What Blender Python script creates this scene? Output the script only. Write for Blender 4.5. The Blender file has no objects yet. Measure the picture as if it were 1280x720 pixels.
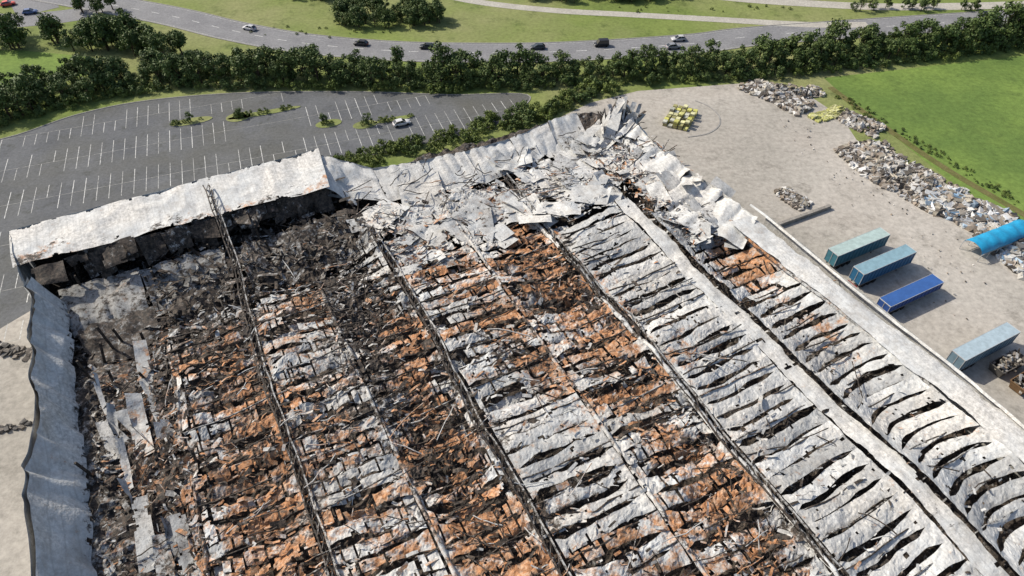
import bpy, math, random
import numpy as np
from mathutils import Vector, Matrix
random.seed(7); rng=np.random.default_rng(11)
scn=bpy.context.scene
C27,S27=math.cos(math.radians(27)),math.sin(math.radians(27))
def L2W(P):
    P=np.asarray(P,float); a=P[...,0];b=P[...,1];z=P[...,2]
    return np.stack([b*C27-a*S27, b*S27+a*C27, z],-1)
# ---------------- noise
def _hash(ix,iy,seed):
    h=(ix.astype(np.int64)*374761393+iy.astype(np.int64)*668265263+seed*1442695041)&0xffffffff
    h=((h^(h>>13))*1274126177)&0xffffffff
    h=h^(h>>16)
    return (h&0xffff)/65535.0
def vnoise(x,y,seed=0):
    x=np.asarray(x,float);y=np.asarray(y,float)
    ix=np.floor(x);iy=np.floor(y);fx=x-ix;fy=y-iy
    fx=fx*fx*(3-2*fx);fy=fy*fy*(3-2*fy)
    a=_hash(ix,iy,seed);b=_hash(ix+1,iy,seed);c=_hash(ix,iy+1,seed);d=_hash(ix+1,iy+1,seed)
    return (a*(1-fx)+b*fx)*(1-fy)+(c*(1-fx)+d*fx)*fy
def fbm(x,y,seed=0,o=4):
    s=0;w=1;t=0
    for i in range(o):
        s=s+w*vnoise(x*2**i,y*2**i,seed+i*17);t+=w;w*=.5
    return s/t
def sst(e0,e1,x):
    t=np.clip((x-e0)/(e1-e0),0,1);return t*t*(3-2*t)
# ---------------- mesh helpers
class Buf:
    def __init__(s): s.v=[];s.c=[];s.f=[];s.n=0
    def add(s,V,F,Cc):
        V=np.asarray(V,float).reshape(-1,3);F=np.asarray(F,int).reshape(-1,4)
        Cc=np.asarray(Cc,float)
        if Cc.ndim==1: Cc=np.tile(Cc,(len(V),1))
        s.v.append(V);s.c.append(Cc.reshape(-1,3));s.f.append(F+s.n);s.n+=len(V)
    def grid(s,P,Cc,keep=None):
        n,m=P.shape[:2];idx=np.arange(n*m).reshape(n,m)
        F=np.stack([idx[:-1,:-1],idx[1:,:-1],idx[1:,1:],idx[:-1,1:]],-1)
        if keep is not None:F=F[keep]
        s.add(P.reshape(-1,3),F.reshape(-1,4),Cc)
    def box(s,p0,p1,w,h,Cc,up=(0,0,1)):
        p0=np.array(p0,float);p1=np.array(p1,float);d=p1-p0;d/=np.linalg.norm(d)+1e-9
        u=np.array(up,float);sd=np.cross(d,u)
        if np.linalg.norm(sd)<1e-3: sd=np.cross(d,[1,0,0])
        sd/=np.linalg.norm(sd);u=np.cross(sd,d)
        V=[]
        for p in(p0,p1):
            for a,b in((-1,-1),(1,-1),(1,1),(-1,1)):V.append(p+sd*a*w/2+u*b*h/2)
        s.add(V,[[3,2,1,0],[4,5,6,7],[0,1,5,4],[1,2,6,5],[2,3,7,6],[3,0,4,7]],Cc)
    def obj(s,name,mat,parent=None,smooth=False):
        V=np.concatenate(s.v);F=np.concatenate(s.f);Cc=np.concatenate(s.c)
        me=bpy.data.meshes.new(name)
        me.vertices.add(len(V));me.vertices.foreach_set('co',V.ravel())
        me.loops.add(F.size);me.loops.foreach_set('vertex_index',F.ravel())
        me.polygons.add(len(F));me.polygons.foreach_set('loop_start',np.arange(0,F.size,4))
        me.update(calc_edges=True)
        at=me.color_attributes.new('mask','FLOAT_COLOR','POINT')
        at.data.foreach_set('color',np.concatenate([Cc,np.ones((len(Cc),1))],1).ravel())
        me.polygons.foreach_set('use_smooth',np.full(len(F),bool(smooth)))
        me.materials.append(mat)
        ob=bpy.data.objects.new(name,me);scn.collection.objects.link(ob)
        if parent:ob.parent=parent
        return ob
def empty(name,loc=(0,0,0),rz=0):
    e=bpy.data.objects.new(name,None);scn.collection.objects.link(e);e.location=loc;e.rotation_euler=(0,0,rz);e.empty_display_size=.5;return e
# ---------------- materials
def mat(name,rough=.8,spec=.3):
    m=bpy.data.materials.new(name);m.use_nodes=True;n=m.node_tree;b=n.nodes['Principled BSDF']
    b.inputs['Roughness'].default_value=rough;b.inputs['Specular IOR Level'].default_value=spec
    return m,n,b
def N(n,t,**k):
    x=n.nodes.new(t)
    for a,b in k.items():setattr(x,a,b)
    return x
def noise(n,scale,detail=6,rough=.6,vec=None):
    x=N(n,'ShaderNodeTexNoise');x.inputs['Scale'].default_value=scale;x.inputs['Detail'].default_value=detail;x.inputs['Roughness'].default_value=rough
    if vec is not None:n.links.new(vec,x.inputs['Vector'])
    return x.outputs['Fac']
def math_(n,op,a,b=None,c=False):
    x=N(n,'ShaderNodeMath',operation=op);x.use_clamp=c
    for i,v in enumerate((a,b)):
        if v is None:continue
        if isinstance(v,(int,float)):x.inputs[i].default_value=v
        else:n.links.new(v,x.inputs[i])
    return x.outputs[0]
def mapr(n,v,a,b,c=0,d=1):
    x=N(n,'ShaderNodeMapRange');n.links.new(v,x.inputs[0])
    for i,q in enumerate((a,b,c,d)):x.inputs[i+1].default_value=q
    return x.outputs[0]
def mix(n,f,a,b,bt='MIX'):
    x=N(n,'ShaderNodeMix',data_type='RGBA',blend_type=bt)
    if isinstance(f,(int,float)):x.inputs[0].default_value=f
    else:n.links.new(f,x.inputs[0])
    for i,v in((6,a),(7,b)):
        if isinstance(v,tuple):x.inputs[i].default_value=(*v,1)
        else:n.links.new(v,x.inputs[i])
    return x.outputs[2]
def pos(n): return N(n,'ShaderNodeNewGeometry').outputs['Position']
def bump(n,b,h,st,dist):
    x=N(n,'ShaderNodeBump');x.inputs['Strength'].default_value=st;x.inputs['Distance'].default_value=dist
    n.links.new(h,x.inputs['Height']);n.links.new(x.outputs[0],b.inputs['Normal'])
def burnt_mat():
    m,n,b=mat('burnt_sheet',.72,.28);P=pos(n)
    at=N(n,'ShaderNodeAttribute',attribute_name='mask');sp=N(n,'ShaderNodeSeparateColor');n.links.new(at.outputs['Color'],sp.inputs[0])
    R,G,B=sp.outputs
    n1=noise(n,.55,5,.78,P);n2=noise(n,1.7,4,.75,P);n3=noise(n,1.0,5,.78,P);n4=noise(n,.10,2,.6,P)
    def mask(attr,nz,k,lo=.38,hi=.66):
        t=math_(n,'ADD',attr,math_(n,'MULTIPLY',math_(n,'SUBTRACT',nz,.5),k));return mapr(n,t,lo,hi)
    rm=mask(R,n1,2.2,.34,.68)
    G2=math_(n,'ADD',G,math_(n,'MULTIPLY',R,.17))
    cm=mask(G2,n3,2.4,.40,.66)
    pale=mix(n,mapr(n,n2,.34,.66),(.34,.33,.312),(.66,.645,.615))
    pale=mix(n,mapr(n,n4,.40,.60,0,.6),pale,(.49,.525,.55))
    d=N(n,'ShaderNodeVectorMath',operation='DOT_PRODUCT');n.links.new(P,d.inputs[0]);d.inputs[1].default_value=(C27,S27,0)
    fr=math_(n,'FRACT',d.outputs['Value']);seam=mapr(n,math_(n,'ABSOLUTE',math_(n,'SUBTRACT',fr,.5)),.40,.48)
    pale=mix(n,math_(n,'MULTIPLY',seam,.24),pale,(.22,.22,.21))
    soot=mapr(n,math_(n,'ADD',math_(n,'MULTIPLY',n1,.6),math_(n,'MULTIPLY',n4,.5)),.54,.72,0,.6)
    pale=mix(n,soot,pale,(.23,.205,.18))
    pale=mix(n,1.0,pale,mix(n,B,(.45,.45,.45),(1.1,1.09,1.07)),'MULTIPLY')
    rust=mix(n,mapr(n,n2,.32,.60),(.13,.06,.03),(.47,.235,.11))
    rust=mix(n,mapr(n,n3,.48,.66),rust,(.60,.43,.30))
    rust=mix(n,1.0,rust,mix(n,B,(.55,.55,.55),(1.1,1.07,1.05)),'MULTIPLY')
    col=mix(n,rm,pale,rust)
    ch=mix(n,mapr(n,n2,.42,.68),(.018,.016,.014),(.115,.088,.068))
    col=mix(n,cm,col,ch)
    n.links.new(col,b.inputs['Base Color'])
    bump(n,b,noise(n,2.2,2,.7,P),.45,.2)
    return m
M_burnt=burnt_mat()
def attr_mat(name,rough=.7,spec=.3,var=.35,sc=1.5):
    m,n,b=mat(name,rough,spec);P=pos(n)
    at=N(n,'ShaderNodeAttribute',attribute_name='mask')
    f=mapr(n,noise(n,sc,5,.7,P),.3,.7,1-var,1+var*.4)
    cc=N(n,'ShaderNodeCombineColor');[n.links.new(f,cc.inputs[i]) for i in range(3)]
    n.links.new(mix(n,1.0,at.outputs['Color'],cc.outputs[0],'MULTIPLY'),b.inputs['Base Color'])
    return m
M_attr=attr_mat('weathered_mixed');M_paint=attr_mat('vehicle_paint',.45,.4,.25,1.2)
M_line=attr_mat('worn_marking',.7,.3,.75,1.6)
def surf(name,c1,c2,s1,s2,rough=.9,c3=None,s3=.02,dark=None):
    m,n,b=mat(name,rough,.2);P=pos(n)
    a=noise(n,s1,6,.65,P);d=noise(n,s2,6,.72,P)
    col=mix(n,mapr(n,a,.35,.65),c1,c2)
    if c3:col=mix(n,mapr(n,noise(n,s3,4,.6,P),.42,.62),col,c3)
    if dark:col=mix(n,mapr(n,noise(n,dark[1],6,.75,P),.54,.70,0,dark[2]),col,dark[0])
    f=mapr(n,d,.3,.7,.72,1.2);cc=N(n,'ShaderNodeCombineColor');[n.links.new(f,cc.inputs[i]) for i in range(3)]
    col=mix(n,1.0,col,cc.outputs[0],'MULTIPLY')
    n.links.new(col,b.inputs['Base Color']);bump(n,b,noise(n,s2*1.5,2,.6,P),.5,.1);return m
M_grass=surf('grass',(.125,.17,.042),(.185,.23,.062),.05,.9,.95,(.225,.235,.10),.018,((.06,.085,.022),.12,.8))
M_field=surf('mown_field',(.135,.205,.045),(.175,.25,.058),.05,.8,.95,(.105,.165,.04),.03,((.075,.115,.03),.15,.65))
M_asph=surf('asphalt',(.095,.10,.108),(.14,.145,.152),.08,1.5,.9,(.11,.11,.10),.03,((.065,.068,.06),.25,.7))
M_road=surf('road_asphalt',(.18,.18,.188),(.23,.23,.235),.15,1.5,.85)
M_conc=surf('concrete_yard',(.37,.34,.30),(.47,.44,.395),.06,.9,.9,(.31,.29,.255),.03,((.20,.185,.16),.16,.85))
M_path=surf('gravel_path',(.36,.34,.30),(.43,.41,.36),.2,1.5)
M_kerb=surf('kerb_stone',(.24,.23,.22),(.32,.31,.29),.5,3)
M_soil=surf('scorched_floor',(.02,.018,.016),(.06,.05,.045),.3,2)
def leaf_mat(name,c1,c2,c3):
    m,n,b=mat(name,.6,.25);P=pos(n)
    oi=N(n,'ShaderNodeObjectInfo')
    col=mix(n,mapr(n,noise(n,.55,3,.7,P),.38,.62),c1,c2)
    col=mix(n,math_(n,'MULTIPLY',oi.outputs['Random'],.7),col,c3)
    n.links.new(col,b.inputs['Base Color'])
    return m
M_leaf=leaf_mat('foliage',(.042,.068,.02),(.115,.155,.042),(.065,.105,.028))
M_leaf2=leaf_mat('scrub_foliage',(.08,.115,.027),(.165,.205,.05),(.115,.155,.035))
M_bark=surf('bark',(.06,.045,.03),(.12,.09,.06),2,6)
M_glass,_n,_b=mat('vehicle_glass',.08,.8);_b.inputs['Base Color'].default_value=(.015,.018,.02,1)
M_tyre,_n,_b=mat('tyre_rubber',.85,.2);_b.inputs['Base Color'].default_value=(.02,.02,.02,1)
# ---------------- flat areas
def poly(name,pts,z,m,sub=None):
    me=bpy.data.meshes.new(name);me.from_pydata([(x,y,z) for x,y in pts],[],[list(range(len(pts)))])
    me.materials.append(m);ob=bpy.data.objects.new(name,me);scn.collection.objects.link(ob);
    if me.polygons[0].normal.z<0: me.flip_normals()
    return ob
def spline(pts,k=8,closed=False):
    P=np.array(pts,float);n=len(P);out=[]
    for i in range(n if closed else n-1):
        if closed:p0,p1,p2,p3=P[(i-1)%n],P[i],P[(i+1)%n],P[(i+2)%n]
        else:p0,p1,p2,p3=P[max(i-1,0)],P[i],P[i+1],P[min(i+2,n-1)]
        for t in np.linspace(0,1,k,endpoint=False):
            out.append(.5*((2*p1)+(-p0+p2)*t+(2*p0-5*p1+4*p2-p3)*t*t+(-p0+3*p1-3*p2+p3)*t**3))
    if not closed:out.append(P[-1])
    return np.array(out)
def normals2(c):
    t=np.gradient(c,axis=0);t/=np.linalg.norm(t,axis=1)[:,None];return np.stack([-t[:,1],t[:,0]],1)
def ribbon(b,c,w0,w1,z,col=(1,1,1)):
    nn=normals2(c);l=c+nn*w0;r=c+nn*w1
    P=np.stack([np.c_[r,np.full(len(c),z)],np.c_[l,np.full(len(c),z)]],1);b.grid(P,np.array(col,float))
def kerb(b,c,o,w=.3,h=.13):
    nn=normals2(c)
    prof=[(o-w/2,0),(o-w/2,h),(o+w/2,h),(o+w/2,0)]
    P=np.stack([np.c_[c+nn*q,np.full(len(c),zz)] for q,zz in prof],1)
    b.grid(P,np.array([1,1,1.]))
# ground
S=1800
poly('grass_ground',[(-S,-S),(S,-S),(S,S),(-S,S)],0,M_grass)
poly('field_right',[(84,170),(87,156),(92,140),(98,119.5),(107,108),(132,60),(170,-20),(500,-20),(500,260),(220,205),(150,184),(103,174)],.01,M_field)
poly('field_left',[(-400,120),(-176,128),(-150,145),(-128,158),(-116,172),(-118,182),(-140,186),(-400,190)],.01,M_field)
# car park
cp=spline([(-230,60),(-225,110),(-150,128),(-122,140),(-109,151),(-94,158),(-70,162),(-39,162.5),(-16,161),(4,161),(0,151),(-8,144),(-28,135),(-42,128),(-60,100),(-95,70),(-140,40)],6,True)
poly('car_park',[tuple(p) for p in cp],.02,M_asph)
kb=Buf();kc=np.vstack([cp[6:70]]);kerb(kb,kc,0,.25);kb.obj('car_park_kerb',M_kerb)
yd=[(12,150),(20,157),(33,163),(61,167),(76,163),(82,150),(82,140),(88,124),(96,111),(106,96),(130,52),(165,-20),(150,-40),(40,-40),(70,20),(62,70),(40,110)]
poly('concrete_yard',yd,.03,M_conc)
poly('side_yard',[tuple(L2W([a,b,0])[:2]) for a,b in((116,-36),(60,-34),(-40,-34),(-40,-120),(60,-110),(104,-60))],.035,M_conc)
# roads
rd=Buf();mk=Buf();kbb=Buf()
main=spline([(-420,300),(-260,262),(-180,236),(-130,218.5),(-104,208.5),(-84,199),(-62,191),(-38,186.3),(-16,184.8),(14,185.3),(52,190.3),(78,196.3),(160,208),(260,218),(500,240)],10)
ribbon(rd,main,-5.8,5.8,.04)
rd.obj('main_road',M_road)
kerb(kbb,main,5.9);kerb(kbb,main,-5.9);kbb.obj('road_kerb',M_kerb)
def dashes(b,c,off,L=3,G=5,w=.18,z=.05,col=(.75,.75,.72)):
    seg=np.r_[0,np.cumsum(np.linalg.norm(np.diff(c,axis=0),axis=1))];tot=seg[-1];s=0
    nn=normals2(c)
    while s+L<tot:
        q=[]
        for t in(s,s+L):
            p=np.array([np.interp(t,seg,c[:,0]),np.interp(t,seg,c[:,1])]);m_=np.array([np.interp(t,seg,nn[:,0]),np.interp(t,seg,nn[:,1])])
            q+= [np.r_[p+m_*(off-w/2),z],np.r_[p+m_*(off+w/2),z]]
        b.add([q[0],q[2],q[3],q[1]],[[0,1,2,3]],col);s+=L+G
dashes(mk,main,0)
ribbon(mk,main,5.25,5.4,.05,(.5,.5,.46));ribbon(mk,main,-5.4,-5.25,.05,(.5,.5,.46))
mk.obj('road_marking',M_line)
r2=Buf();slip=spline([(-60,250),(-35,234),(-14,221),(12,213.5),(38,210),(64,206.5),(90,203),(108,203)],8)
ribbon(r2,slip,-1.9,1.9,.045)
s2=spline([(20,240),(60,226),(92,219),(130,216),(200,222),(330,244)],8);ribbon(r2,s2,-2.6,2.6,.045)
r2.obj('slip_road',M_path)
r3=Buf();s3=spline([(-260,226),(-190,215),(-160,206),(-142,208),(-130,213)],8);ribbon(r3,s3,-5,5,.037)
s4=spline([(-200,260),(-165,232),(-148,212)],8);ribbon(r3,s4,-6,6,.033);r3.obj('side_road',M_road)
r4=Buf();ribbon(r4,spline([(84,165),(90,148),(98,128),(110,106),(136,56)],8),-.9,.9,.05);r4.obj('worn_track',surf('rough_grass',(.10,.11,.03),(.16,.14,.06),.3,2))
# kerb line bending round the pallet storage corner of the yard
b=Buf();arc=spline([(47,158),(50,155),(51.5,150.5),(50.5,146),(47,142.5),(42,141)],8);kerb(b,arc,0,.35,.13);b.obj('plot_kerb',M_kerb)
# parking markings
pk=Buf()
def inpoly(x,y,P):
    c=False;j=len(P)-1
    for i in range(len(P)):
        if (P[i][1]>y)!=(P[j][1]>y) and x<(P[j][0]-P[i][0])*(y-P[i][1])/(P[j][1]-P[i][1])+P[i][0]:c=not c
        j=i
    return c
isl=[(-79,148,5,1.6),(-68,150,3,2.2),(-62,152,9,1.1),(-45,147,3.2,1.8),(-36,146.5,3,1.8),(-29,149,5,1.0)]
rowdir=math.radians(20)
cr,sr=math.cos(rowdir),math.sin(rowdir)
for r in range(-8,10):
    v0=r*14.2
    for k in range(-45,45):
        u=k*2.5
        for sgn in(-1,1):
            p0=np.array([-60+u*cr-(v0)*sr, 132+u*sr+(v0)*cr]);p1=p0+np.array([-sr,cr])*4.8*sgn
            if all(inpoly(p[0],p[1],cp) for p in(p0,p1,p1+(p1-p0)*.3)) and all((p0[0]-i[0])**2+(p0[1]-i[1])**2>i[2]**2*1.2 for i in isl):
                if random.random()<.10:continue
                pk.box([*p0,.03],[*p1,.03],.14,.02,np.array((.6,.6,.58))*random.uniform(.6,1.1))
    for k in range(-45,44):
        u=k*2.5;p0=np.array([-60+u*cr-v0*sr,132+u*sr+v0*cr]);p1=p0+np.array([cr,sr])*2.4
        if inpoly(*p0,cp) and inpoly(*p1,cp):pk.box([*p0,.029],[*p1,.029],.11,.016,(.32,.32,.3))
pk.obj('parking_bay_marking',M_line)
for x,y,l,w in isl:
    pts=[(x+math.cos(t)*l*cr-math.sin(t)*w*sr,y+math.cos(t)*l*sr+math.sin(t)*w*cr) for t in np.linspace(0,2*math.pi,20,endpoint=False)]
    me=poly('planted_island',pts,.14,M_grass)
    b=Buf();q=np.array(pts+[pts[0]]);P=np.stack([np.c_[q,np.full(21,0)],np.c_[q,np.full(21,.14)]],1);b.grid(P,np.array([1,1,1.]));k=b.obj('kerb_edge',M_kerb);k.parent=me
# ---------------- vegetation
def make_tree(name,h,r,ncl,nl,ls,seed,low=False,matl=None):
    g=np.random.default_rng(seed)
    b=Buf();trunk=Buf()
    def limb(p0,p1,r0,r1,k=6):
        p0=np.array(p0);p1=np.array(p1);d=p1-p0;d/=np.linalg.norm(d);s_=np.cross(d,[.3,.9,.1]);s_/=np.linalg.norm(s_);u=np.cross(s_,d)
        an=np.linspace(0,2*math.pi,k+1)
        P=np.stack([p+ (np.outer(np.cos(an),s_)+np.outer(np.sin(an),u))*rr for p,rr in((p0,r0),((p0+p1)/2+g.normal(0,.05,3),(r0+r1)/2),(p1,r1))],0)
        trunk.grid(P,np.array([1,1,1.]))
    th=h*(.12 if low else .36)
    limb((0,0,-.1),(0,0,th),r*.06+.06,r*.045+.03)
    cl=[]
    for i in range(ncl):
        an=g.uniform(0,2*math.pi);zz=g.uniform(.22 if not low else .2,1.0)
        rad=r*math.sqrt(g.uniform(0,1))*(1-.5*max(0,zz-.5)/.5)*.9
        c=np.array([math.cos(an)*rad,math.sin(an)*rad,h*zz*.88])
        cr_=r*g.uniform(.22,.44);cl.append((c,cr_))
        if i%2==0:limb((0,0,th*g.uniform(.7,1)),c,r*.03+.02,.02,5)
    for c,cr_ in cl:
        n=nl
        d=g.normal(size=(n,3));d/=np.linalg.norm(d,axis=1)[:,None]
        rr=cr_*g.uniform(.35,1.18,(n,1))**.7
        p=c+d*rr*np.array([1,1,.8]);p[:,2]=np.maximum(p[:,2],.15)
        nm=d+g.normal(0,.6,(n,3))+np.array([0,0,.3]);nm/=np.linalg.norm(nm,axis=1)[:,None]
        t=np.cross(nm,g.normal(size=(n,3)));t/=np.linalg.norm(t,axis=1)[:,None];bt=np.cross(nm,t)
        s_=ls*g.uniform(.5,1.3,(n,1))
        V=np.stack([p-t*s_,p-bt*s_*.6,p+t*s_,p+bt*s_*.6],1)
        b.add(V.reshape(-1,3),np.arange(4*n).reshape(n,4),np.array([1,1,1.]))
    cr=b.obj(name+'_crown',matl or M_leaf);tr=trunk.obj(name+'_trunk',M_bark)
    r_=(cr.data,tr.data);bpy.data.objects.remove(cr);bpy.data.objects.remove(tr);return r_
TM=[make_tree('tree%d'%i,8+.8*(i%3-1),2.9+.4*(i%3),16,70,.32,100+i) for i in range(7)]
BM=[make_tree('bush%d'%i,3,2.0,8,65,.24,200+i,True) for i in range(4)]
BM2=[make_tree('scrub%d'%i,2.6,2.0,8,65,.22,230+i,True,M_leaf2) for i in range(3)]
def plant(par,x,y,s,pool,both=True,z=0):
    a,b=random.choice(pool);rz=random.uniform(0,6.28);sz=s*random.uniform(.85,1.2)
    for nm,me in(('crown',a),('trunk',b)):
        if nm=='trunk' and not both:continue
        o=bpy.data.objects.new(nm,me);scn.collection.objects.link(o);o.location=(x,y,z);o.rotation_euler=(0,0,rz);o.scale=(s*random.uniform(.9,1.1),s,sz);o.parent=par
belt=empty('tree_belt')
bl=spline([(-230,105),(-180,118),(-150,132),(-127,147),(-118,155),(-109,160),(-98,164.5),(-84,167.5),(-62,168),(-40,167),(-19,166),(2,167),(24,169),(45,170.5),(67,173),(102,180),(147,190),(200,200),(300,215)],12)
seg=np.r_[0,np.cumsum(np.linalg.norm(np.diff(bl,axis=0),axis=1))];nn=normals2(bl)
for row,(off,sp,sc) in enumerate(((0,3.0,.86),(4.0,3.2,.96),(-2.8,2.4,.55),(2.2,3,.45))):
    s=0
    while s<seg[-1]:
        x=np.interp(s,seg,bl[:,0]);y=np.interp(s,seg,bl[:,1]);nx=np.interp(s,seg,nn[:,0]);ny=np.interp(s,seg,nn[:,1])
        o=off+random.uniform(-1,1);k=.72+.5*float(vnoise(np.array(s*.06),np.array(row*3.),12))
        if x>70:k*=1.15
        if row<2: plant(belt,x+nx*o,y+ny*o,sc*random.uniform(.62,1.2)*k,TM)
        else: plant(belt,x+nx*o,y+ny*o,random.uniform(.6,1.2),BM2 if random.random()<.35 else BM,False)
        s+=sp*random.uniform(.6,1.4)
wood=empty('woodland')
def scatter(par,cx,cy,rx,ry,n,s0,s1,pool,ang=0):
    for i in range(n):
        t=random.uniform(0,6.28);r=math.sqrt(random.random());x=math.cos(t)*r*rx;y=math.sin(t)*r*ry
        plant(par,cx+x*math.cos(ang)-y*math.sin(ang),cy+x*math.sin(ang)+y*math.cos(ang),random.uniform(s0,s1),pool)
scatter(wood,-120,189,17,6,20,.8,1.2,TM);scatter(wood,-100,183,8,4,13,.65,1.0,TM)
scatter(wood,-146,192,8,7,9,.8,1.15,TM);scatter(wood,-106,171,10,3,10,.6,.95,TM,.2);scatter(wood,-128,212,8,3,5,.7,.9,TM)
scatter(wood,-124,163,9,3,9,.6,.9,TM,.6)
cop=empty('roadside_copse')
scatter(cop,-38,206,17,7,60,.5,.8,TM);scatter(cop,-62,224,10,4,14,.5,.8,TM);scatter(cop,-75,226,5,3,4,.6,.8,TM)
scatter(cop,30,222.5,27,3.5,50,.5,.75,TM);scatter(cop,50,234,26,7,20,.6,.9,TM);scatter(cop,110,232,30,5,20,.6,.9,TM)
scatter(cop,125,214,22,2,14,.35,.6,TM);scatter(cop,190,235,40,8,20,.7,1.0,TM)
scatter(cop,-90,240,30,6,14,.7,1.0,TM);scatter(cop,-50,198,40,4,22,.12,.3,BM2);scatter(cop,60,214,30,3,16,.12,.35,BM2)
hedge=empty('overgrown_hedge')
hl=spline([(-41,128),(-34,132.5),(-26,135.5),(-15,141),(-4,146),(8,152.5),(17,159),(24,165)],14);seg=np.r_[0,np.cumsum(np.linalg.norm(np.diff(hl,axis=0),axis=1))];nn=normals2(hl)
for s in np.arange(0,seg[-1],.7):
    x=np.interp(s,seg,hl[:,0]);y=np.interp(s,seg,hl[:,1]);nx=np.interp(s,seg,nn[:,0]);ny=np.interp(s,seg,nn[:,1])
    k=s/seg[-1]
    o=random.uniform(-3.8,1.8+1.5*k);plant(hedge,x+nx*o,y+ny*o,random.uniform(.35,.95)+.4*k,random.choice([BM,BM2,BM2]),False)
for x,y,l,w in isl:
    e=empty('island_shrub')
    for i in range(int(l)):
        t=random.uniform(-l*.8,l*.8);plant(e,x+t*cr,y+t*sr,random.uniform(.25,.6),BM2,False,.1)
    if l<6 and l>2.5 and w>1.5:
        e=empty('small_tree');plant(e,x+random.uniform(-1,1),y,.4,TM,True,.1)
edge=empty('field_edge_scrub')
for i in range(190):
    t=random.random();p=np.array([84,160])*(1-t)+np.array([134,62])*t
    p=p+np.array([.89,.45])*random.uniform(-.8,2.5);plant(edge,p[0],p[1],random.uniform(.1,.32),random.choice([BM2,BM2,BM]),False)
# ---------------- WAREHOUSE
W=empty('burnt_out_warehouse')
ORG=[(77,-9,14,6,1.0),(57,-10,15,7,1.05),(42,-9,14,6,1.0),(20,-9,16,6,.9),(84,4,9,5,.95),(72,17,13,4.5,.95),(50,15,15,6,1.1),(34,14,12,7,1.0),(86,27,9,5,.85),(60,2,10,4,.65),(40,2,10,4,.6),
 (90,45,11,4.5,1.15),(76,44,12,5.5,1.15),(62,45,9,6,.9),(46,45,10,5.5,.85),(33,44,9,5.5,.85),(18,43,9,6,.9),(65,32,13,5,.9),(50,34,7,5,.6),(22,30,10,8,.65),(62,76,14,3.5,1.0),(42,76,9,2,.5),(72,-23,16,5,.75),(48,-23,16,5,.7),(15,10,14,10,.9),(50,54,5,3,.4)]
DRK=[(79,13,12,5,1.0),(60,11,13,4.5,.75),(67,4,7,3,.5),(72,-9,8,4,.35),(50,-7,7,4,.35),(58,31,9,4.5,.5),(53,57,3,2.5,.5),(80,-24,20,6.5,1.0),(60,-24,20,6,.72),(38,-24,20,5,.6),(18,-24,15,4,.6),(92,-10,8,9,.9),(103,-5,9,24,1.2),(94,8,6,8,.75),(105,79,4,4,.7),(70,41,6,4,.35),(46,12,6,4,.4),(75,-3.2,35,1.3,.7),(60,20.8,40,1.2,.65),(60,49.7,40,1.2,.65),(18,46,5,6,.45)]
def field(l,a,b,seed):
    v=0
    wa=a+(fbm(a*.09,b*.09,seed)-.5)*16;wb=b+(fbm(a*.1+50,b*.1,seed+5)-.5)*9
    for A,B,sa,sb,w in l: v=v+w*np.exp(-((wa-A)/sa)**2-((wb-B)/sb)**2)
    return v
def rust(a,b): return np.clip(field(ORG,a,b,3)*.74+.06,0,.84)
def char(a,b): return np.clip(field(DRK,a,b,9)*.72+.05,0,1.1)
def base(a,b,k=1):
    z=8.9+(fbm(a*.06,b*.06,21)-.5)*2.8
    z=z-1.0*np.clip(rust(a,b)+char(a,b),0,1.3)
    z=z-3.2*sst(-14,-24,b)*1.0
    z=z-3.0*sst(84,96,a)*sst(22,16,b)
    return z
sheets=Buf()
bays=[(-29,-17.2),(-16.8,-4.6),(-3.4,8.3),(8.7,20.4),(21.8,35.1),(35.5,49.1),(50.7,64.6),(67.8,80.6)]
PIT=2.5
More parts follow.
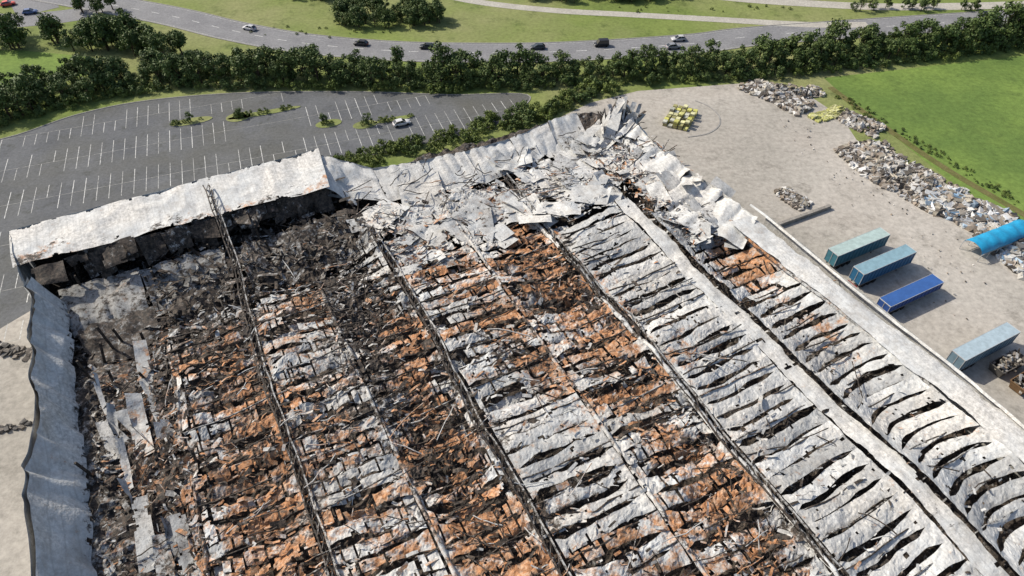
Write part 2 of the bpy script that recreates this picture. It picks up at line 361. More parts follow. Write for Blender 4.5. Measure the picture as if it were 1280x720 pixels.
for bi,(b0,b1) in enumerate(bays):
    aend={0:93,1:94,2:94,3:96,4:94,5:98,6:96,7:74}[bi]
    ak=-28.0+random.random()
    while ak<aend:
        ak+=PIT*random.uniform(.9,1.1)
        bm=(b0+b1)/2
        r=float(rust(np.array(ak),np.array(bm)));c=float(char(np.array(ak),np.array(bm)));chaos=min(1.1,r*.6+c*.85)
        if ak>82:chaos=max(chaos,.5)
        if bi==0:chaos=max(chaos,.85)
        nb,na=44,7
        t=np.linspace(0,1,nb);s=np.linspace(0,1,na);Tt,Ss=np.meshgrid(t,s,indexing='ij')
        env=sst(0.0,.10,t)*sst(1.0,.80 if bi!=7 else .9,t) if bi%2==0 else sst(0.02,.16,t)*sst(1.0,.88,t)
        gm=(.85+.2*chaos)*random.uniform(.5,1.35)
        if bi==6: gm*=1.15
        g=gm*env*(.65+.8*vnoise(t*9,np.full(nb,ak),bi))
        if bi in(0,): gm*=1.6
        wob=(vnoise(t*3.0,np.full(nb,ak*.37),40+bi)-.5)*.7*(1+chaos)
        skew=(t-.5)*(-.5 if bi<6 else .5)
        if bi==7: skew=skew+1.6*np.sin(t*math.pi)-.8
        A=ak+(Ss-.5)*(PIT+.15-g[:,None])+(wob+skew)[:,None]
        B=b0+(b1-b0)*Tt
        Z=base(A,B)
        Z=Z+(.5*np.abs(Tt-.5)*2-.2)
        if bi==7:Z=Z-1.5*np.sin(Tt*math.pi)+1.2
        tl0=(.15+.35*random.random())*(1 if random.random()<.75 else -1)
        Z=Z+(Ss-.5)*tl0*env[:,None]-(Ss-.5)**2*.3*env[:,None]
        Z=Z+(fbm(A*.9,B*.9,31)-.5)*(.35+.9*chaos)+(fbm(A*2.6,B*2.6,77,2)-.5)*(.12+.38*chaos)
        keep=np.ones((nb-1,na-1),bool)
        if chaos>.25:
            nbk=int(2+chaos*6);bk=sorted(random.sample(range(3,nb-3),nbk));st=0
            for e in bk+[nb]:
                dz=random.gauss(0,.30*chaos);tl=random.gauss(0,.38*chaos);da=random.gauss(0,.22*chaos);rl=random.gauss(0,.12*chaos)
                sl=slice(st,e)
                if e>st:
                    Z[sl]+=dz+tl*(Ss[sl]-.5)*1.6+rl*(B[sl]-B[sl].mean());A[sl]+=da+random.gauss(0,.07)*(B[sl]-B[sl].mean())
                    if e<nb:keep[e-1,:]=False
                    if random.random()<.07+.07*(chaos>.7)+(.12 if bi==0 else 0):
                        Z[sl]-=random.uniform(1,3)
                st=e
        h=fbm(A*1.1,B*1.1,55)[:-1,:-1]
        keep&=h>(.22+.14*min(chaos,1)+(.04 if bi==0 else 0))
        fr=fbm(A*.25,B*.25,66)
        Rr=np.clip(rust(A,B)+(fr-.5)*.45+random.gauss(0,.18)*(r>.15),0,1);Cc=np.clip(char(A,B)+random.gauss(0,.09)+.3*(np.abs(Ss-.5)>.45)*env[:,None],0,1)
        if bi>=6: Cc=np.clip(Cc-.05,0,1);Rr=Rr*.9
        br=np.full_like(A,np.clip(random.gauss(.78 if bi else .5,.22),.2,1.05))
        sheets.grid(L2W(np.stack([A,B,Z],-1)),np.stack([Rr,Cc,br],-1).reshape(-1,3),keep)
sheets.obj('collapsed_roof_sheet',M_burnt,W)
un=Buf();a=np.arange(-30,121,.7);b=np.arange(-33,84,.7);A,B=np.meshgrid(a,b,indexing='ij')
Z=4.9+(fbm(A*.15,B*.15,91)-.5)*3+(fbm(A*.8,B*.8,92)-.5)*2.0
Z=Z-1.8*sst(84,96,A)*sst(24,16,B)
ra=rust(A,B);ca=.82+.4*(fbm(A*.2,B*.2,93)-.5)-.2*ra-.15*sst(-16,-22,B)
un.grid(L2W(np.stack([A,B,Z],-1)),np.stack([ra*.9+.1,ca,.35+0*A],-1).reshape(-1,3));un.obj('charred_debris_bed',M_burnt,W)
pu=Buf()
def rod(p0,p1,w,h,col,sag=0,n=5,jit=.1):
    P=[np.array(p0)*(1-t)+np.array(p1)*t+np.array([random.gauss(0,jit),0,-sag*math.sin(math.pi*t)+random.gauss(0,jit)]) for t in np.linspace(0,1,n)]
    P=[L2W(p) for p in P]
    for i in range(n-1):pu.box(P[i],P[i+1],w,h,col)
for b0,b1 in bays[1:]:
    ak=-28
    while ak<92 if b1<79 else ak<72:
        ak+=PIT*1.6
        z=float(base(np.array(ak),np.array((b0+b1)/2)))
        if random.random()<.8:rod((ak,b0,z+.3),(ak+random.gauss(0,.4),b1,z+.3+random.gauss(0,.2)),.14,.22,(random.uniform(0,.6),random.uniform(.5,.95),.5),.4,7)
for bl_,a1 in((-4,121.5),(21,98),(50,104)):
    aa=np.arange(-28,a1,2.2);prev=None
    for i,av in enumerate(aa):
        z=float(base(np.array(av),np.array(bl_)))+.8
        z=max(z,8.0)
        if bl_==-4 and av>95: z=z+(12.9-z)*min(1,(av-95)/14)
        bb=bl_+(float(fbm(np.array(av*.07),np.array(bl_),5))-.5)*2.2
        cur=[np.array([av,bb-.5,z]),np.array([av,bb+.5,z+.1]),np.array([av,bb,z-1.2])]
        if prev is not None:
            for q,col in((0,(.3,.75,.4)),(1,(.15,.5,.6)),(2,(.4,.7,.4))):pu.box(L2W(prev[q]),L2W(cur[q]),.2,.2,col)
            pu.box(L2W(prev[0]),L2W(cur[1]),.1,.1,(.2,.7,.4));pu.box(L2W(prev[0]),L2W(cur[2]),.12,.12,(.3,.7,.4));pu.box(L2W(prev[2]),L2W(cur[1]),.12,.12,(.3,.7,.4))
        prev=cur
for bb in(-17,-4,8.5,21,35,50,66):
    for av in range(-20,120,18):pu.box(L2W([av,bb,0]),L2W([av,bb,7.5]),.35,.35,(.3,.7,.4),up=(1,0,0))
for i in range(30):
    av=random.uniform(50,118);bb=random.uniform(-31,-14) if i%2 else random.uniform(-30,16)
    if i%2==0: av=random.uniform(100,119)
    pu.box(L2W([av,bb,1]),L2W([av+random.gauss(0,.7),bb+random.gauss(0,.7),random.uniform(7,10.5)]),.3,.3,(.1,1.,.4),up=(1,0,0))
pu.obj('roof_steelwork',M_burnt,W)
rg=Buf()
def band(bc,w,a0,a1,z,col,seed,amp=.25,zf=None,bf=None,nv=7,arch=.3,keepn=.0,cn=.0):
    a=np.arange(a0,a1,.5);v=np.linspace(-.5,.5,nv);A,V=np.meshgrid(a,v,indexing='ij')
    B=bc+V*w*(1+.5*(fbm(A*.35,0*A+3,seed+30)-.5))+((fbm(A*.05,0*A,seed)-.5)*1.6)
    if bf:B=B+bf(A)
    Z=(base(A,0*A+bc)+z if zf is None else zf(A))+arch*(1-4*V*V)+(fbm(A*.6,B*.6,seed+3)-.5)*amp*2+(fbm(A*2,B*2,seed+7,2)-.5)*amp
    cc=np.stack([np.clip(rust(A,B)*col[3]+col[0],0,1),np.clip(char(A,B)*.6+col[1]+cn*(fbm(A*.3,B*.3,seed+5)-.5),0,1),np.clip(col[2]+.35*(fbm(A*.25,0*A,seed+40)-.5),0,1.1)],-1)
    k=(fbm(A*.5,B*.5,seed+9)[:-1,:-1]>keepn)
    rg.grid(L2W(np.stack([A,B,Z],-1)),cc.reshape(-1,3),k)
band(-17,.6,-28,92,.3,(.1,.35,.6,.9),301,.35,keepn=.42,cn=1)
band(8.5,.6,-28,94,.35,(.05,.3,.7,.8),302,.3,keepn=.4,cn=1)
band(35.3,.6,-28,94,.35,(.05,.3,.7,.8),303,.3,keepn=.4,cn=1)
band(49.3,.8,-28,96,.6,(.0,.2,.9,.3),304,.3,keepn=.3,cn=.8)
band(66.2,2.9,-28,84,.5,(.0,.06,.9,.15),305,.25,arch=.1,nv=10,keepn=.24,cn=.5)
zr=lambda A:10.8+0*A
band(83.0,4.4,-30,68,0,(.0,-.12,1.2,.0),306,.14,zf=zr,arch=.2,nv=12,bf=lambda A:-1.6*sst(30,66,A))
band(85.4,.5,-30,70,0,(.0,.0,1,0),307,.05,zf=lambda A:11.2+0*A)
band(80.6,.5,-30,64,0,(.2,.3,.6,1),308,.15,zf=lambda A:10.3+0*A,bf=lambda A:-1.6*sst(30,66,A))
rg.obj('gutter_and_parapet',M_burnt,W,True)
cs=Buf()
def sheet(P00,P10,P01,P11,nu,nv,amp,seed,col,rag=.0,fold=1.0,cf=None,buf=None,fine=.2,slow=1.0,gf=None):
    P00,P10,P01,P11=[np.array(p,float) for p in(P00,P10,P01,P11)]
    U,V=np.meshgrid(np.linspace(0,1,nu),np.linspace(0,1,nv),indexing='ij');u=U[...,None];v=V[...,None]
    P=(P00*(1-u)+P10*u)*(1-v)+(P01*(1-u)+P11*u)*v
    eu=np.linalg.norm(P10-P00);ev=np.linalg.norm(P01-P00)
    nrm=np.cross(P10-P00,P01-P00);nrm/=np.linalg.norm(nrm)+1e-9
    x=U*eu;y=V*ev
    d=(1-np.abs(2*fbm(x*.16,y*.2,seed,2)-1))*1.6-1.2+(np.abs(2*vnoise(x*.5,y*.12,seed+4)-1)-.5)*.9*fold+(fbm(x*.9,y*.6,seed+8,3)-.5)*fine
    d2=(fbm(x*.2+9,y*.2,seed+11,2)-.5)*1.2*slow
    P=P+nrm*(d*amp)[...,None]
    P[...,2]+=d2*amp
    if gf is not None: P=gf(P,x,V)
    keep=np.ones((nu-1,nv-1),bool)
    if rag>0:
        e=np.minimum(np.minimum(U,1-U)*eu,np.minimum(V,1-V)*ev)[:-1,:-1]
        keep=(fbm(x*.7,y*.7,seed+15)[:-1,:-1]+e*.25)>rag
    r0,c0,b0=col
    nR=fbm(x*.2,y*.2,seed+20)
    cc=np.stack([r0+(nR-.5)*.2,c0+(fbm(x*.3,y*.3,seed+21)-.5)*.25,b0+(fbm(x*.15,y*.5,seed+22)-.5)*.4],-1)
    if cf is not None:cc=cf(U,V,cc)
    (buf or cs).grid(L2W(P),np.clip(cc,0,1.15).reshape(-1,3),keep)
def cf(U,V,c):
    e=sst(.55,1.0,V+(fbm(U*14,V*3,5)-.5)*.9);c[...,0]+=e*.45*sst(.42,.62,fbm(U*7,V,8));c[...,1]+=e*.65*sst(.38,.62,fbm(U*9+3,V,9));return c
sheet((122.5,-37.2,12),(122.5,18.5,12.3),(113.0,-37.0,11.2),(110.0,17,11.5),220,44,.36,401,(-.05,-.12,1.15),.40,.35,cf,fine=.2)
sheet((118,17.5,12.2),(117,23,9.5),(111,16,11.4),(108,21,7),20,26,.5,399,(-.05,-.05,1.1),.25,1.0)
for i in range(50):
    bb=random.uniform(-35,17);w=random.uniform(1.5,5);aa=random.uniform(110.5,114);dz=random.uniform(1.5,5)
    sheet((aa,bb,11.2),(aa,bb+w,11.2),(aa-random.uniform(.5,4),bb+random.uniform(-1,1),11.2-dz),(aa-random.uniform(.5,4),bb+w,11.2-dz*random.uniform(.4,1)),12,12,.6,500+i,(random.uniform(0,.5),random.uniform(.65,1.1),.6),.38)
sheet((122.6,-37.2,0),(122.6,18.5,0),(122.6,-37.2,12),(122.6,18.5,12.3),90,16,.12,402,(0,.05,.9),0,.3)
sheet((121.9,-36.5,.5),(121.9,18,.5),(121.9,-36.5,11.6),(121.9,18,11.9),60,14,.2,403,(.15,1.0,.4),0)
for i,(a0,b0,w,l,z0,z1,c) in enumerate([(109,-32,13,10,7.0,4.6,.25),(108,-19,14,10,6.8,4.4,.25),(107,-3,11,10,6.6,5,.45),(107,7,11,12,7.4,5,.5),(99,-30,12,9,5.6,4.2,.55),(99,-16,11,9,5.8,4.4,.6),(98,0,9,8,5.6,4.6,.65)]):
    sheet((a0,b0,z0),(a0,b0+w,z0),(a0-l,b0+1,z1),(a0-l,b0+w,z1),46,40,.7,430+i,(.15,c+.15,.1),.33,1.2)
def cfl(U,V,c): c[...,1]+=.5*sst(.3,.0,V+(fbm(U*40,V*2,3)-.5)*.5);return c
# left wall: buckled in plan and with a drooping head, both faces share the same buckle
def buckle(P,x,V):
    k=(fbm(x*.05,0*x+2,777,3)-.5)
    P[...,1]+=k*4.2*V
    P[...,2]+=(fbm(x*.09,0*x+5,778,3)-.5)*2.6*V-.4*V
    P[...,1]+=(np.abs(2*vnoise(x*.22,0*x,779)-1)-.5)*.9*V
    return P
sheet((106,-30.8,6),(-28,-28.6,5),(108,-34.6,12),(-28,-32.8,12),460,22,.45,440,(-.05,-.12,1.2),.29,1.6,cfl,slow=.6,gf=buckle)
sheet((108,-35.5,0),(-28,-33.7,0),(108,-35.1,12.1),(-28,-33.3,12.1),460,10,.08,441,(.0,.0,.9),0,.4,gf=buckle)
sheet((122.5,-37.2,0),(108,-35.6,0),(122.5,-37.2,12),(108,-35.4,11.6),20,10,.3,443,(0,.1,.9),0)
for i in range(34):
    aa=random.uniform(0,92);bb=random.uniform(-28,-18);w=random.uniform(.6,2.0);l=random.uniform(4,11)
    sheet((aa,bb,7+random.random()),(aa,bb+w,6+random.random()),(aa-l,bb+random.uniform(-1,3),5),(aa-l,bb+w+random.uniform(0,1.2),5.4),8,28,.45,460+i,(random.choice([0,0,.3]),random.uniform(.0,.45),random.uniform(.4,.95)),.36)
wp=[(121,18.5,11.8),(115.5,27,9.2),(112.5,36,10),(111,45.5,10.4),(111,56,10.2),(112.5,66,10.7),(113.5,74,10.4)]
wbt=[(112,16,8.4),(106.5,27,7.0),(104.5,37,7.4),(102.5,46,7.6),(103.5,56,7.8),(106,65,8.2),(107.5,73,8.4)]
for i in range(6):
    p,q=wp[i],wp[i+1];r_,t_=wbt[i],wbt[i+1]
    sheet(p,q,r_,t_,40,34,.38,480+i,(-.08,-.12,1.15 if i!=1 else .85),.22,1.3,fine=.15)
    o=lambda s:(s[0]+1.5,s[1],0)
    sheet(o(p),o(q),p,q,24,14,.25,490+i,(.0,.05,.8),0)
def rsheets(n,ar,br,zr,sr_,colf,seed,tilt=.5,amp=.5,rag=.36):
    for i in range(n):
        aa=random.uniform(*ar);bb=random.uniform(*br);z=random.uniform(*zr);l=random.uniform(*sr_);w=l*random.uniform(.25,.7);th=random.uniform(0,3.14)
        du=np.array([math.cos(th),math.sin(th),random.gauss(0,tilt)])*l;dv=np.array([-math.sin(th),math.cos(th),random.gauss(0,tilt)])*w
        p=np.array([aa,bb,z]);n_=max(10,int(l*2.6))
        sheet(p-du/2-dv/2,p+du/2-dv/2,p-du/2+dv/2,p+du/2+dv/2,n_,max(8,int(w*2.8)),amp,seed+i,colf(),rag)
pal=lambda:(random.choice([-.1,-.1,-.1,.15]),random.choice([-.15,-.1,.0,.35]),random.uniform(.6,1.12))
rsheets(38,(90,104),(22,72),(7.2,8.8),(6,13),pal,600,.10,.45,.3)
rsheets(26,(84,98),(22,42),(7.8,8.8),(2,6),pal,680,.12)
rsheets(30,(86,106),(50,72),(7.8,9.2),(4,10),pal,740,.14)
tw=[(113,86,9),(104,83,10.5),(94,81.5,10.8),(84,82.5,10.8),(75,83.5,11),(66,83.8,11)]
ti=[(110,76,8),(100,73.5,8.5),(92,72.5,8.6),(82,72,8.8),(73,73.5,9),(62,77.5,9.8)]
for i in range(5):
    sheet(tw[i],tw[i+1],ti[i],ti[i+1],40,40,.7,800+i,(-.08,-.08,1.12),.25,1.5)
    o=lambda s:(s[0],s[1]+1.0,0)
    sheet(o(tw[i]),o(tw[i+1]),tw[i],tw[i+1],20,14,.35,810+i,(.0,.0,.85),0)
rsheets(40,(66,108),(70,83),(9,10.4),(2.5,8),pal,820,.25)
for i in range(64):
    th=random.uniform(0,6.28);r0=random.uniform(1,6.5);h=random.uniform(8,14)
    top=np.array([109+random.gauss(0,1.6),82+random.gauss(0,2.2),h]);bt=np.array([107+math.cos(th)*r0,81+math.sin(th)*r0,random.uniform(4,8)])
    w=random.uniform(.7,2.4);d=np.array([-math.sin(th),math.cos(th),0])*w
    sheet(top-d*.4,top+d*.4,bt-d,bt+d,9,18,.6,900+i,random.choice([(0,-.1,1.1),(0,.0,.9),(.1,.95,.4),(0,.3,.7)]),.36)
sheet((-30,86,0),(66,86,0),(-30,86,11.2),(66,86,11.2),160,12,.1,950,(0,.03,.85),0,.3)
cs.obj('crumpled_cladding',M_burnt,W,True)
sc=Buf()
def scraps(n,ar,br,zo,sz,fn,wf=None,al=.6):
    a=rng.uniform(*ar,n);b=rng.uniform(*br,n)
    if wf is not None:
        k=rng.random(n)<wf(a,b);a=a[k];b=b[k];n=len(a)
    z=base(a,b)+rng.uniform(*zo,n)
    th=math.pi/2+rng.normal(0,al,n);L=rng.uniform(*sz,n)*rng.uniform(.4,1,n);Wd=L*rng.uniform(.06,.4,n)
    tz=rng.normal(0,.22,n);tz2=rng.normal(0,.4,n)
    du=np.stack([np.cos(th),np.sin(th),tz],-1)*L[:,None]/2;dv=np.stack([-np.sin(th),np.cos(th),tz2],-1)*Wd[:,None]/2
    c=np.stack([a,b,z],-1);bd=np.zeros((n,3));bd[:,2]=rng.normal(0,.15,n)*L
    V=np.stack([c-du-dv,c-du+dv*.8,c+bd-dv,c+bd+dv,c+du-dv*.7,c+du+dv],1)
    idx=np.arange(n)[:,None]*6
    F=np.concatenate([idx+np.array([0,2,3,1]),idx+np.array([2,4,5,3])])
    sc.add(L2W(V).reshape(-1,3),F,np.repeat(fn(a,b,n),6,0))
ch=lambda a,b,n:np.stack([np.clip(rust(a,b)*1.1+rng.normal(0,.3,n),0,1),np.where(rng.random(n)<.32+.4*char(a,b),.95,.08),rng.uniform(.3,1,n)],-1)
scraps(34000,(-25,96),(-28,66),(-.3,.6),(.4,2.2),ch,lambda a,b:np.clip(rust(a,b)*.65+char(a,b)*.6,0.02,1)*.5)
scraps(6000,(-25,98),(-28,80),(-.2,.5),(.3,1.4),ch,lambda a,b:.35+0*a)
scraps(1600,(90,103),(20,76),(-.4,.5),(.5,2.2),lambda a,b,n:np.stack([rng.choice([0,.0,.5],n),rng.choice([0,.1,.9],n),rng.uniform(.6,1.1,n)],-1),lambda a,b:.45+0*a,1.5)
scraps(2500,(66,100),(68,84),(.2,1.3),(.4,2.0),lambda a,b,n:np.stack([rng.choice([0,.3,.8],n),rng.choice([0,.3,.9],n),rng.uniform(.5,1,n)],-1),lambda a,b:.5+0*a,1.5)
scraps(2600,(93,118),(-33,20),(0,2.0),(.8,4),lambda a,b,n:np.stack([rng.choice([0,.3],n),rng.choice([.6,.95,1.0],n),rng.uniform(.3,.8,n)],-1),lambda a,b:.6+0*a,1.5)
scraps(4500,(0,96),(-29,-17),(-.5,1.2),(.5,2.4),lambda a,b,n:np.stack([rng.choice([0,.5,.8],n),rng.choice([.1,.6,.95],n),rng.uniform(.3,.9,n)],-1),lambda a,b:.5+0*a,1.0)
sc.obj('metal_scrap',M_burnt,W)
pu=Buf()
for i in range(750):
    while True:
        a_=random.uniform(-20,112);b_=random.uniform(-28,82)
        if random.random()<.12+float(char(np.array(a_),np.array(b_)))+.3*float(rust(np.array(a_),np.array(b_)))+(.5 if a_>90 else 0):break
    z=float(base(np.array(a_),np.array(b_)))+random.uniform(0,1.2);th=random.gauss(math.pi/2,.7);l=random.uniform(2,7)
    rod((a_,b_,z),(a_+math.cos(th)*l,b_+math.sin(th)*l,z+random.gauss(0,.6)),.1,.14,(random.uniform(0,.7),random.choice([.95,.7,.1]),.7),random.gauss(.2,.4),5,.12)
pu.obj('twisted_purlin',M_burnt,W)
poly('warehouse_floor_slab',[tuple(L2W([a,b,0])[:2]) for a,b in((122,-36),(122,85),(-30,85),(-30,-33))],.05,M_soil).parent=W
# ---------------- yard contents
def bales(name,pts,width,n,cols,hmax=2.6,sz=(.7,1.6),flat=False,thr=.42):
    b=Buf();c=spline(pts,8);seg=np.r_[0,np.cumsum(np.linalg.norm(np.diff(c,axis=0),axis=1))];nn=normals2(c)
    for i in range(n):
        s=random.uniform(0,seg[-1]);o=random.gauss(0,width/2.3);o=max(-width*.8,min(width*.8,o))
        x=np.interp(s,seg,c[:,0])+np.interp(s,seg,nn[:,0])*o;y=np.interp(s,seg,c[:,1])+np.interp(s,seg,nn[:,1])*o
        dens=float(fbm(np.array(x*.22),np.array(y*.22),77,3))
        if dens<thr and random.random()<.8:continue
        zt=hmax*max(0,1-abs(o)/(width*.75))*(dens*2-.3)
        z=random.uniform(.1,max(.3,zt));L=random.uniform(*sz);h=L*random.uniform(.25,.7);w=L*random.uniform(.4,.9);th=random.uniform(0,3.14)
        if flat: th=.47+random.gauss(0,.06);h=.5
        base_=np.array([[-1,-1,-1],[1,-1,-1],[1,1,-1],[-1,1,-1],[-1,-1,1],[1,-1,1],[1,1,1],[-1,1,1]],float)*np.array([L,w,h])/2*.9
        base_+=rng.normal(0,(.02 if flat else .08)*L,(8,3));rx=random.gauss(0,.05 if flat else .4)
        R=np.array(Matrix.Rotation(th,3,'Z')@Matrix.Rotation(rx,3,'X'))
        V=base_@R.T+np.array([x,y,z])
        cc=np.array(random.choice(cols))*random.uniform(.6,1.15)
        b.add(V,[[3,2,1,0],[4,5,6,7],[0,1,5,4],[1,2,6,5],[2,3,7,6],[3,0,4,7]],cc)
    return b.obj(name,M_attr)
gw=[(.50,.48,.44),(.60,.59,.56),(.38,.33,.28),(.28,.23,.18),(.52,.51,.50),(.15,.13,.11),(.42,.38,.31),(.08,.07,.06)]
wb=[(.66,.68,.70),(.64,.64,.63),(.36,.46,.56),(.6,.6,.58),(.2,.32,.46),(.12,.12,.12),(.5,.48,.44),(.3,.27,.23)]
bales('baled_waste_heap',[(62,167),(68,161),(74,153)],4.6,1300,gw,2.2,(.5,1.7))
bales('baled_waste_heap',[(69,163),(75,161.5),(80,163)],3,650,gw+[(.5,.45,.3)],2,(.5,1.5))
bales('baled_waste_heap',[(83,151),(86,146),(89,143)],4,600,gw,1.8,(.5,1.4))
bales('baled_waste_heap',[(82,137),(84,129),(88,123),(93,116)],8,3200,gw,2.2,(.4,1.7),thr=.40)
bales('plastic_bale_heap',[(90,118),(94,114),(97,110.5),(101,107)],6.5,1500,wb+gw,2.2,(.5,2.2),thr=.3)
bales('baled_waste_heap',[(98,107),(101,101),(103,94),(107,86)],8,2200,gw+wb,2.4,(.5,2.0),thr=.3)
bales('baled_waste_heap',[(107,86),(116,66),(124,48)],8,1500,gw+wb,2.4,(.5,2.0))
bales('wrapped_pallet_stack',[(74.5,149),(80,151.5),(83,154)],2.0,260,[(.52,.52,.18),(.58,.57,.30),(.3,.30,.13)],1.2,(.9,1.5),True,.2)
# rectangular pallet storage block, rows of pallets of uneven height
b=Buf();ct=np.array([41.5,148.8]);ux=np.array([.45,.893]);uy=np.array([-.893,.45])
for i in range(7):
    for j in range(5):
        for k in range(random.choice([1,2,2,3])):
            p=ct+ux*(i-3)*1.35+uy*(j-2)*1.3+rng.normal(0,.07,2);c=np.array(random.choice([(.60,.58,.16),(.55,.53,.20),(.64,.62,.36),(.34,.32,.14),(.5,.5,.42)]))*random.uniform(.7,1.1)
            z=.03+k*.62;b.box([*(p-ux*.58),z+.1],[*(p+ux*.58),z+.1],1.05,.12,(.25,.19,.12));b.box([*(p-ux*.56),z+.38],[*(p+ux*.56),z+.38],1.0,.42,c)
b.obj('timber_pallet_stack',M_attr)
bales('rubble_pile',[(58.5,120),(60,117),(62,114)],2.4,330,gw,.9,(.4,1.2),thr=.2)
bales('scattered_debris',[(70,150),(70,130),(85,105),(76,82)],9,120,gw,.2,(.15,.4))
bales('scattered_debris',[(-90,76),(-82,74),(-74,76)],1.4,140,[(.08,.075,.07),(.16,.14,.12)],.5,(.3,1.3),thr=.2)
bales('scattered_debris',[(-86,62),(-78,59),(-68,64)],.8,110,[(.08,.075,.07),(.16,.14,.12)],.4,(.3,1.2),thr=.2)
b=Buf()
for i in range(9):
    p=np.array([54,107.5])+np.array([13,6.3])/9*i;q=p+np.array([13,6.3])/9*.94
    b.box([*p,.45+.03],[*q,.45+.03],.7,.9,np.array([.3,.28,.25])*random.uniform(.8,1.1))
b.obj('concrete_block_wall',M_attr)
# vehicles
def cyl(b,c,axis,r,w,col,k=18):
    c=np.array(c,float);ax=np.array(axis,float);ax/=np.linalg.norm(ax);s_=np.cross(ax,[0,0,1]);s_/=np.linalg.norm(s_);u=np.cross(s_,ax)
    an=np.linspace(0,2*math.pi,k+1)
    P=np.stack([c+ax*o*w/2+(np.outer(np.cos(an),s_)+np.outer(np.sin(an),u))*rr for o,rr in((-1,0.001),(-1,r*.6),(-1,r),(1,r),(1,r*.6),(1,.001))],0)
    b.grid(P,np.array(col,float))
def car(name,x,y,rz,col,van=False):
    e=empty(name,(x,y,.05),rz)
    st=[(-2.15,.35,.62,.70),(-2.1,.28,.78,.82),(-1.6,.24,.92,.88),(-.6,.22,.95,.90),(.6,.22,.93,.90),(1.5,.24,.86,.87),(2.0,.28,.72,.80),(2.15,.35,.55,.66)]
    b=Buf();P=[]
    for X,z0,z1,hw in st:
        ring=[(-hw*.85,z0),(-hw,z0+.12),(-hw,z1-.12),(-hw*.88,z1),(hw*.88,z1),(hw,z1-.12),(hw,z0+.12),(hw*.85,z0),(-hw*.85,z0)]
        P.append([[X,p,q] for p,q in ring])
    P=np.array(P);b.grid(P,np.array(col,float))
    for i in(0,-1):
        q=P[i];b.add(q[:8],[[0,1,6,7],[1,2,5,6],[2,3,4,5]],np.array(col,float))
    if van: roof=[(-2.05,.95,.8),(-1.95,1.9,.74),(.7,1.92,.74),(1.35,.95,.8)]
    else: roof=[(-1.95,.9,.8),(-1.3,1.38,.62),(.15,1.45,.62),(1.05,.9,.8)]
    g=Buf();R=np.array([[[X,-w,z],[X,w,z]] for X,z,w in roof])
    g.grid(R,np.array([0,0,0.]))
    for sgn in(0,1):
        q=R[:,sgn];g.add([q[0],q[1],q[2],q[3]],[[0,1,2,3]],np.array([0,0,0.]))
    rb=Buf();X1,z1,w1=roof[1];X2,z2,w2=roof[2]
    rb.box([X1-.03,0,z1+.02],[X2+.03,0,z2+.02],w1*2+.04,.05,col)
    for k in(0,2):
        for sg in(-1,1):
            (xa,za,wa),(xb,zb,wb_)=roof[k],roof[k+1];rb.box([xa,sg*wa,za],[xb,sg*wb_,zb],.09,.07,col)
    for sg in(-1,1):rb.box([-.45,sg*.81,.9],[-.45,sg*.64,1.42],.08,.06,col,up=(1,0,0))
    b.obj('body',M_paint,e,True);g.obj('windows',M_glass,e);rb.obj('roof',M_paint,e)
    w=Buf()
    for X in(-1.35,1.35):
        for sg in(-1,1):cyl(w,(X,sg*.8,.31),(0,1,0),.32,.22,(.02,.02,.02))
    w.obj('wheels',M_tyre,e)
    l=Buf()
    for sg in(-1,1):
        l.box([2.1,sg*.55,.62],[2.17,sg*.55,.62],.28,.14,(.8,.8,.75));l.box([-2.17,sg*.6,.7],[-2.1,sg*.6,.7],.22,.16,(.4,.02,.02))
    l.obj('lamps',M_paint,e)
    return e
def on_road(x,lane,col,van=False,name='car'):
    i=np.argmin(abs(main[:,0]-x));nn=normals2(main)[i];t=main[min(i+1,len(main)-1)]-main[i-1];yy=np.interp(x,main[:,0],main[:,1])
    ang=math.atan2(t[1],t[0]);p=np.array([x,yy])+nn*lane
    car(name,p[0],p[1],ang+(math.pi if lane>0 else 0),col,van)
on_road(-79.5,2.5,(.5,.5,.52));on_road(-44,2.2,(.03,.03,.035));on_road(-24.5,2.2,(.03,.035,.04));on_road(7.5,2.2,(.05,.06,.07));on_road(26,2.3,(.02,.02,.025),True);on_road(49,2.5,(.5,.5,.5));on_road(46,-2.0,(.25,.26,.28))
car('parked_car',-27,146.5,.4,(.6,.6,.6));car('parked_car',-157,206,.2,(.6,.6,.62));car('parked_car',-160,217,.5,(.6,.1,.08));car('parked_car',-150,211,.3,(.1,.15,.3))
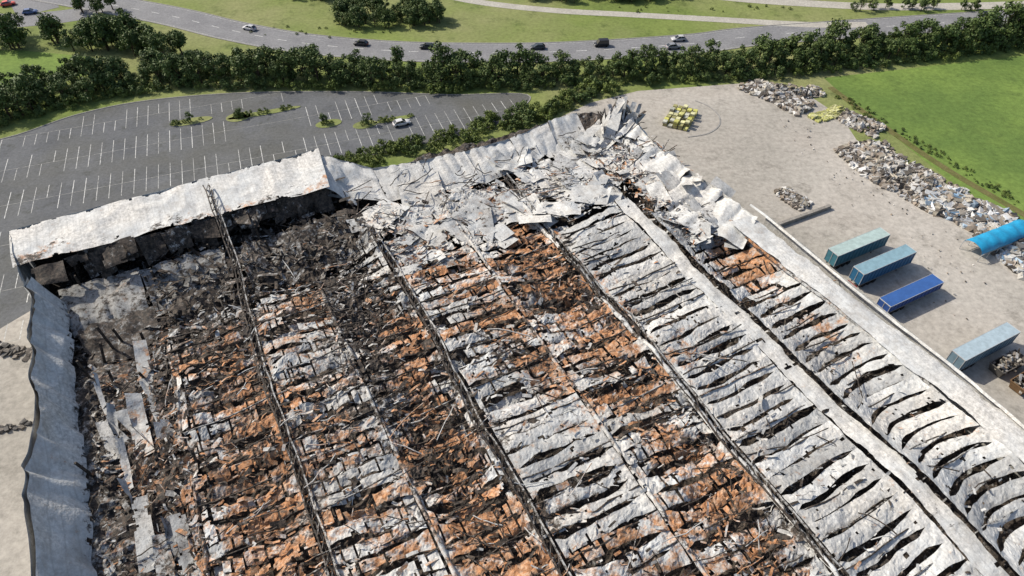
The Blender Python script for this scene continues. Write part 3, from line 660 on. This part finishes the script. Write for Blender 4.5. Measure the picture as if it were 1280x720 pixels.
def trailer(name,x,y,col,L=13.6,H=2.7,top=None,stripe=None):
    rz=math.radians(27);e=empty(name,(x,y,.03),rz);top=top or col
    b=Buf();z0=1.25
    b.box([-L/2,0,z0+H/2],[L/2,0,z0+H/2],2.5,H,col);b.obj('box_body',M_paint,e)
    r=Buf();r.box([-L/2+.05,0,z0+H+.02],[L/2-.05,0,z0+H+.02],2.46,.05,top)
    for i in range(14):
        X=-L/2+.4+i*(L-.8)/13
        for sg in(-1,1):r.box([X,sg*1.265,z0+.05],[X,sg*1.265,z0+H-.05],.08,.04,np.array(col)*.8,up=(1,0,0))
    for sg in(-1,1):
        r.box([-L/2,sg*1.27,z0+H],[L/2,sg*1.27,z0+H],.06,.12,(.4,.4,.4));r.box([-L/2,sg*1.26,z0],[L/2,sg*1.26,z0],.1,.16,(.2,.2,.2))
    for X in(-L/2,L/2):
        r.box([X,-1.27,z0+H],[X,1.27,z0+H],.1,.12,(.5,.5,.5))
        for yv in(-1.22,0,1.22):r.box([X+.03*np.sign(X),yv,z0],[X+.03*np.sign(X),yv,z0+H],.08,.08,(.45,.45,.45),up=(1,0,0))
    r.obj('roof_and_rails',M_paint,e)
    c=Buf()
    for sg in(-1,1):c.box([-L/2,sg*.5,1.05],[L/2,sg*.5,1.05],.18,.32,(.05,.05,.05));c.box([L/2-2.8,sg*.8,0],[L/2-2.8,sg*.8,1.2],.15,.15,(.1,.1,.1),up=(1,0,0))
    c.box([-L/2,-1.1,.6],[-L/2,1.1,.6],.1,.15,(.3,.05,.05));c.obj('chassis',M_paint,e)
    w=Buf()
    for k in range(3):
        for sg in(-1,1):cyl(w,(-L/2+1.6+1.35*k,sg*1.0,.5),(0,1,0),.5,.4,(.02,.02,.02))
    w.obj('wheels',M_tyre,e)
trailer('box_trailer',66.5,98.6,(.05,.17,.22),top=(.38,.48,.46))
trailer('box_trailer',69.5,93.6,(.02,.12,.24),top=(.22,.35,.41))
trailer('box_trailer',72.0,86.6,(.02,.07,.26),H=1.6,top=(.04,.11,.32))
trailer('box_trailer',78.5,73.6,(.16,.24,.30),top=(.36,.45,.50))
e=empty('tarpaulin_shelter',(96,102.2,.03),math.radians(25));b=Buf()
u=np.linspace(-7.5,7.5,40);t=np.linspace(0,math.pi,16);U,Tt=np.meshgrid(u,t,indexing='ij')
P=np.stack([U,2.1*np.cos(Tt),1.6+1.4*np.sin(Tt)+.12*np.cos(U*2.1)*np.sin(Tt)+.4*fbm(U*.8,Tt,3)],-1);b.grid(P,np.array([.02,.28,.50]));b.obj('tarpaulin',M_paint,e,True)
b=Buf()
for X in np.linspace(-7.4,7.4,7):
    for sg in(-1,1):b.box([X,sg*2.1,0],[X,sg*2.1,1.7],.1,.1,(.4,.4,.4),up=(1,0,0))
for sg in(-1,1):b.box([-7.4,sg*2.12,1.6],[7.4,sg*2.12,1.6],.1,.1,(.4,.4,.4))
b.obj('frame',M_paint,e)
def skip(x,y,rz,col):
    e=empty('waste_skip',(x,y,.03),rz);b=Buf()
    P=[(-2.6,-1,.15),(2.6,-1,.15),(2.6,1,.15),(-2.6,1,.15),(-3.1,-1.25,1.9),(3.1,-1.25,1.9),(3.1,1.25,1.9),(-3.1,1.25,1.9)]
    b.add(P,[[3,2,1,0],[0,1,5,4],[1,2,6,5],[2,3,7,6],[3,0,4,7]],col)
    for X in np.linspace(-2.4,2.4,6):
        for sg in(-1,1):b.box([X,sg*1.04,.2],[X*1.15,sg*1.3,1.9],.1,.08,np.array(col)*.8,up=(1,0,0))
    for sg in(-1,1):b.box([-3.1,sg*1.28,1.9],[3.1,sg*1.28,1.9],.12,.12,col);b.box([sg*3.12,-1.3,1.9],[sg*3.12,1.3,1.9],.12,.12,col)
    b.obj('hull',M_attr,e);b=Buf()
    for i in range(90):
        p=np.array([random.uniform(-2.7,2.7),random.uniform(-1,1),random.uniform(1.2,2.1)]);d=rng.normal(0,.5,3);b.box(p,p+d,.35,.2,np.array(random.choice(gw))*.7)
    b.obj('contents',M_attr,e)
skip(82,71,.45,(.12,.11,.10));skip(83.5,67.5,.5,(.2,.12,.06));skip(87,70,.6,(.1,.1,.1))
# ---------------- light / world / camera
sd=Vector((-.80,.36,.80)).normalized()
sun=bpy.data.lights.new('sun','SUN');sun.energy=4.8;sun.angle=math.radians(.5);sun.color=(1,.93,.81)
so=bpy.data.objects.new('sun',sun);scn.collection.objects.link(so);so.rotation_euler=(-sd).to_track_quat('-Z','Y').to_euler()
w=bpy.data.worlds.new('World');scn.world=w;w.use_nodes=True;n=w.node_tree;bg=n.nodes['Background']
sk=n.nodes.new('ShaderNodeTexSky');sk.sky_type='NISHITA';sk.sun_disc=False;sk.sun_elevation=math.asin(sd.z);sk.sun_rotation=math.atan2(sd.x,sd.y);sk.dust_density=2.5
n.links.new(sk.outputs[0],bg.inputs[0]);bg.inputs[1].default_value=.145
scn.view_settings.view_transform='Standard';scn.view_settings.look='None';scn.view_settings.exposure=0
cam=bpy.data.cameras.new('camera');co=bpy.data.objects.new('camera',cam);scn.collection.objects.link(co)
co.location=(0,0,90);co.rotation_euler=(math.radians(45),0,0);cam.sensor_width=36;cam.lens=24;cam.clip_end=6000;cam.clip_start=.5
scn.camera=co
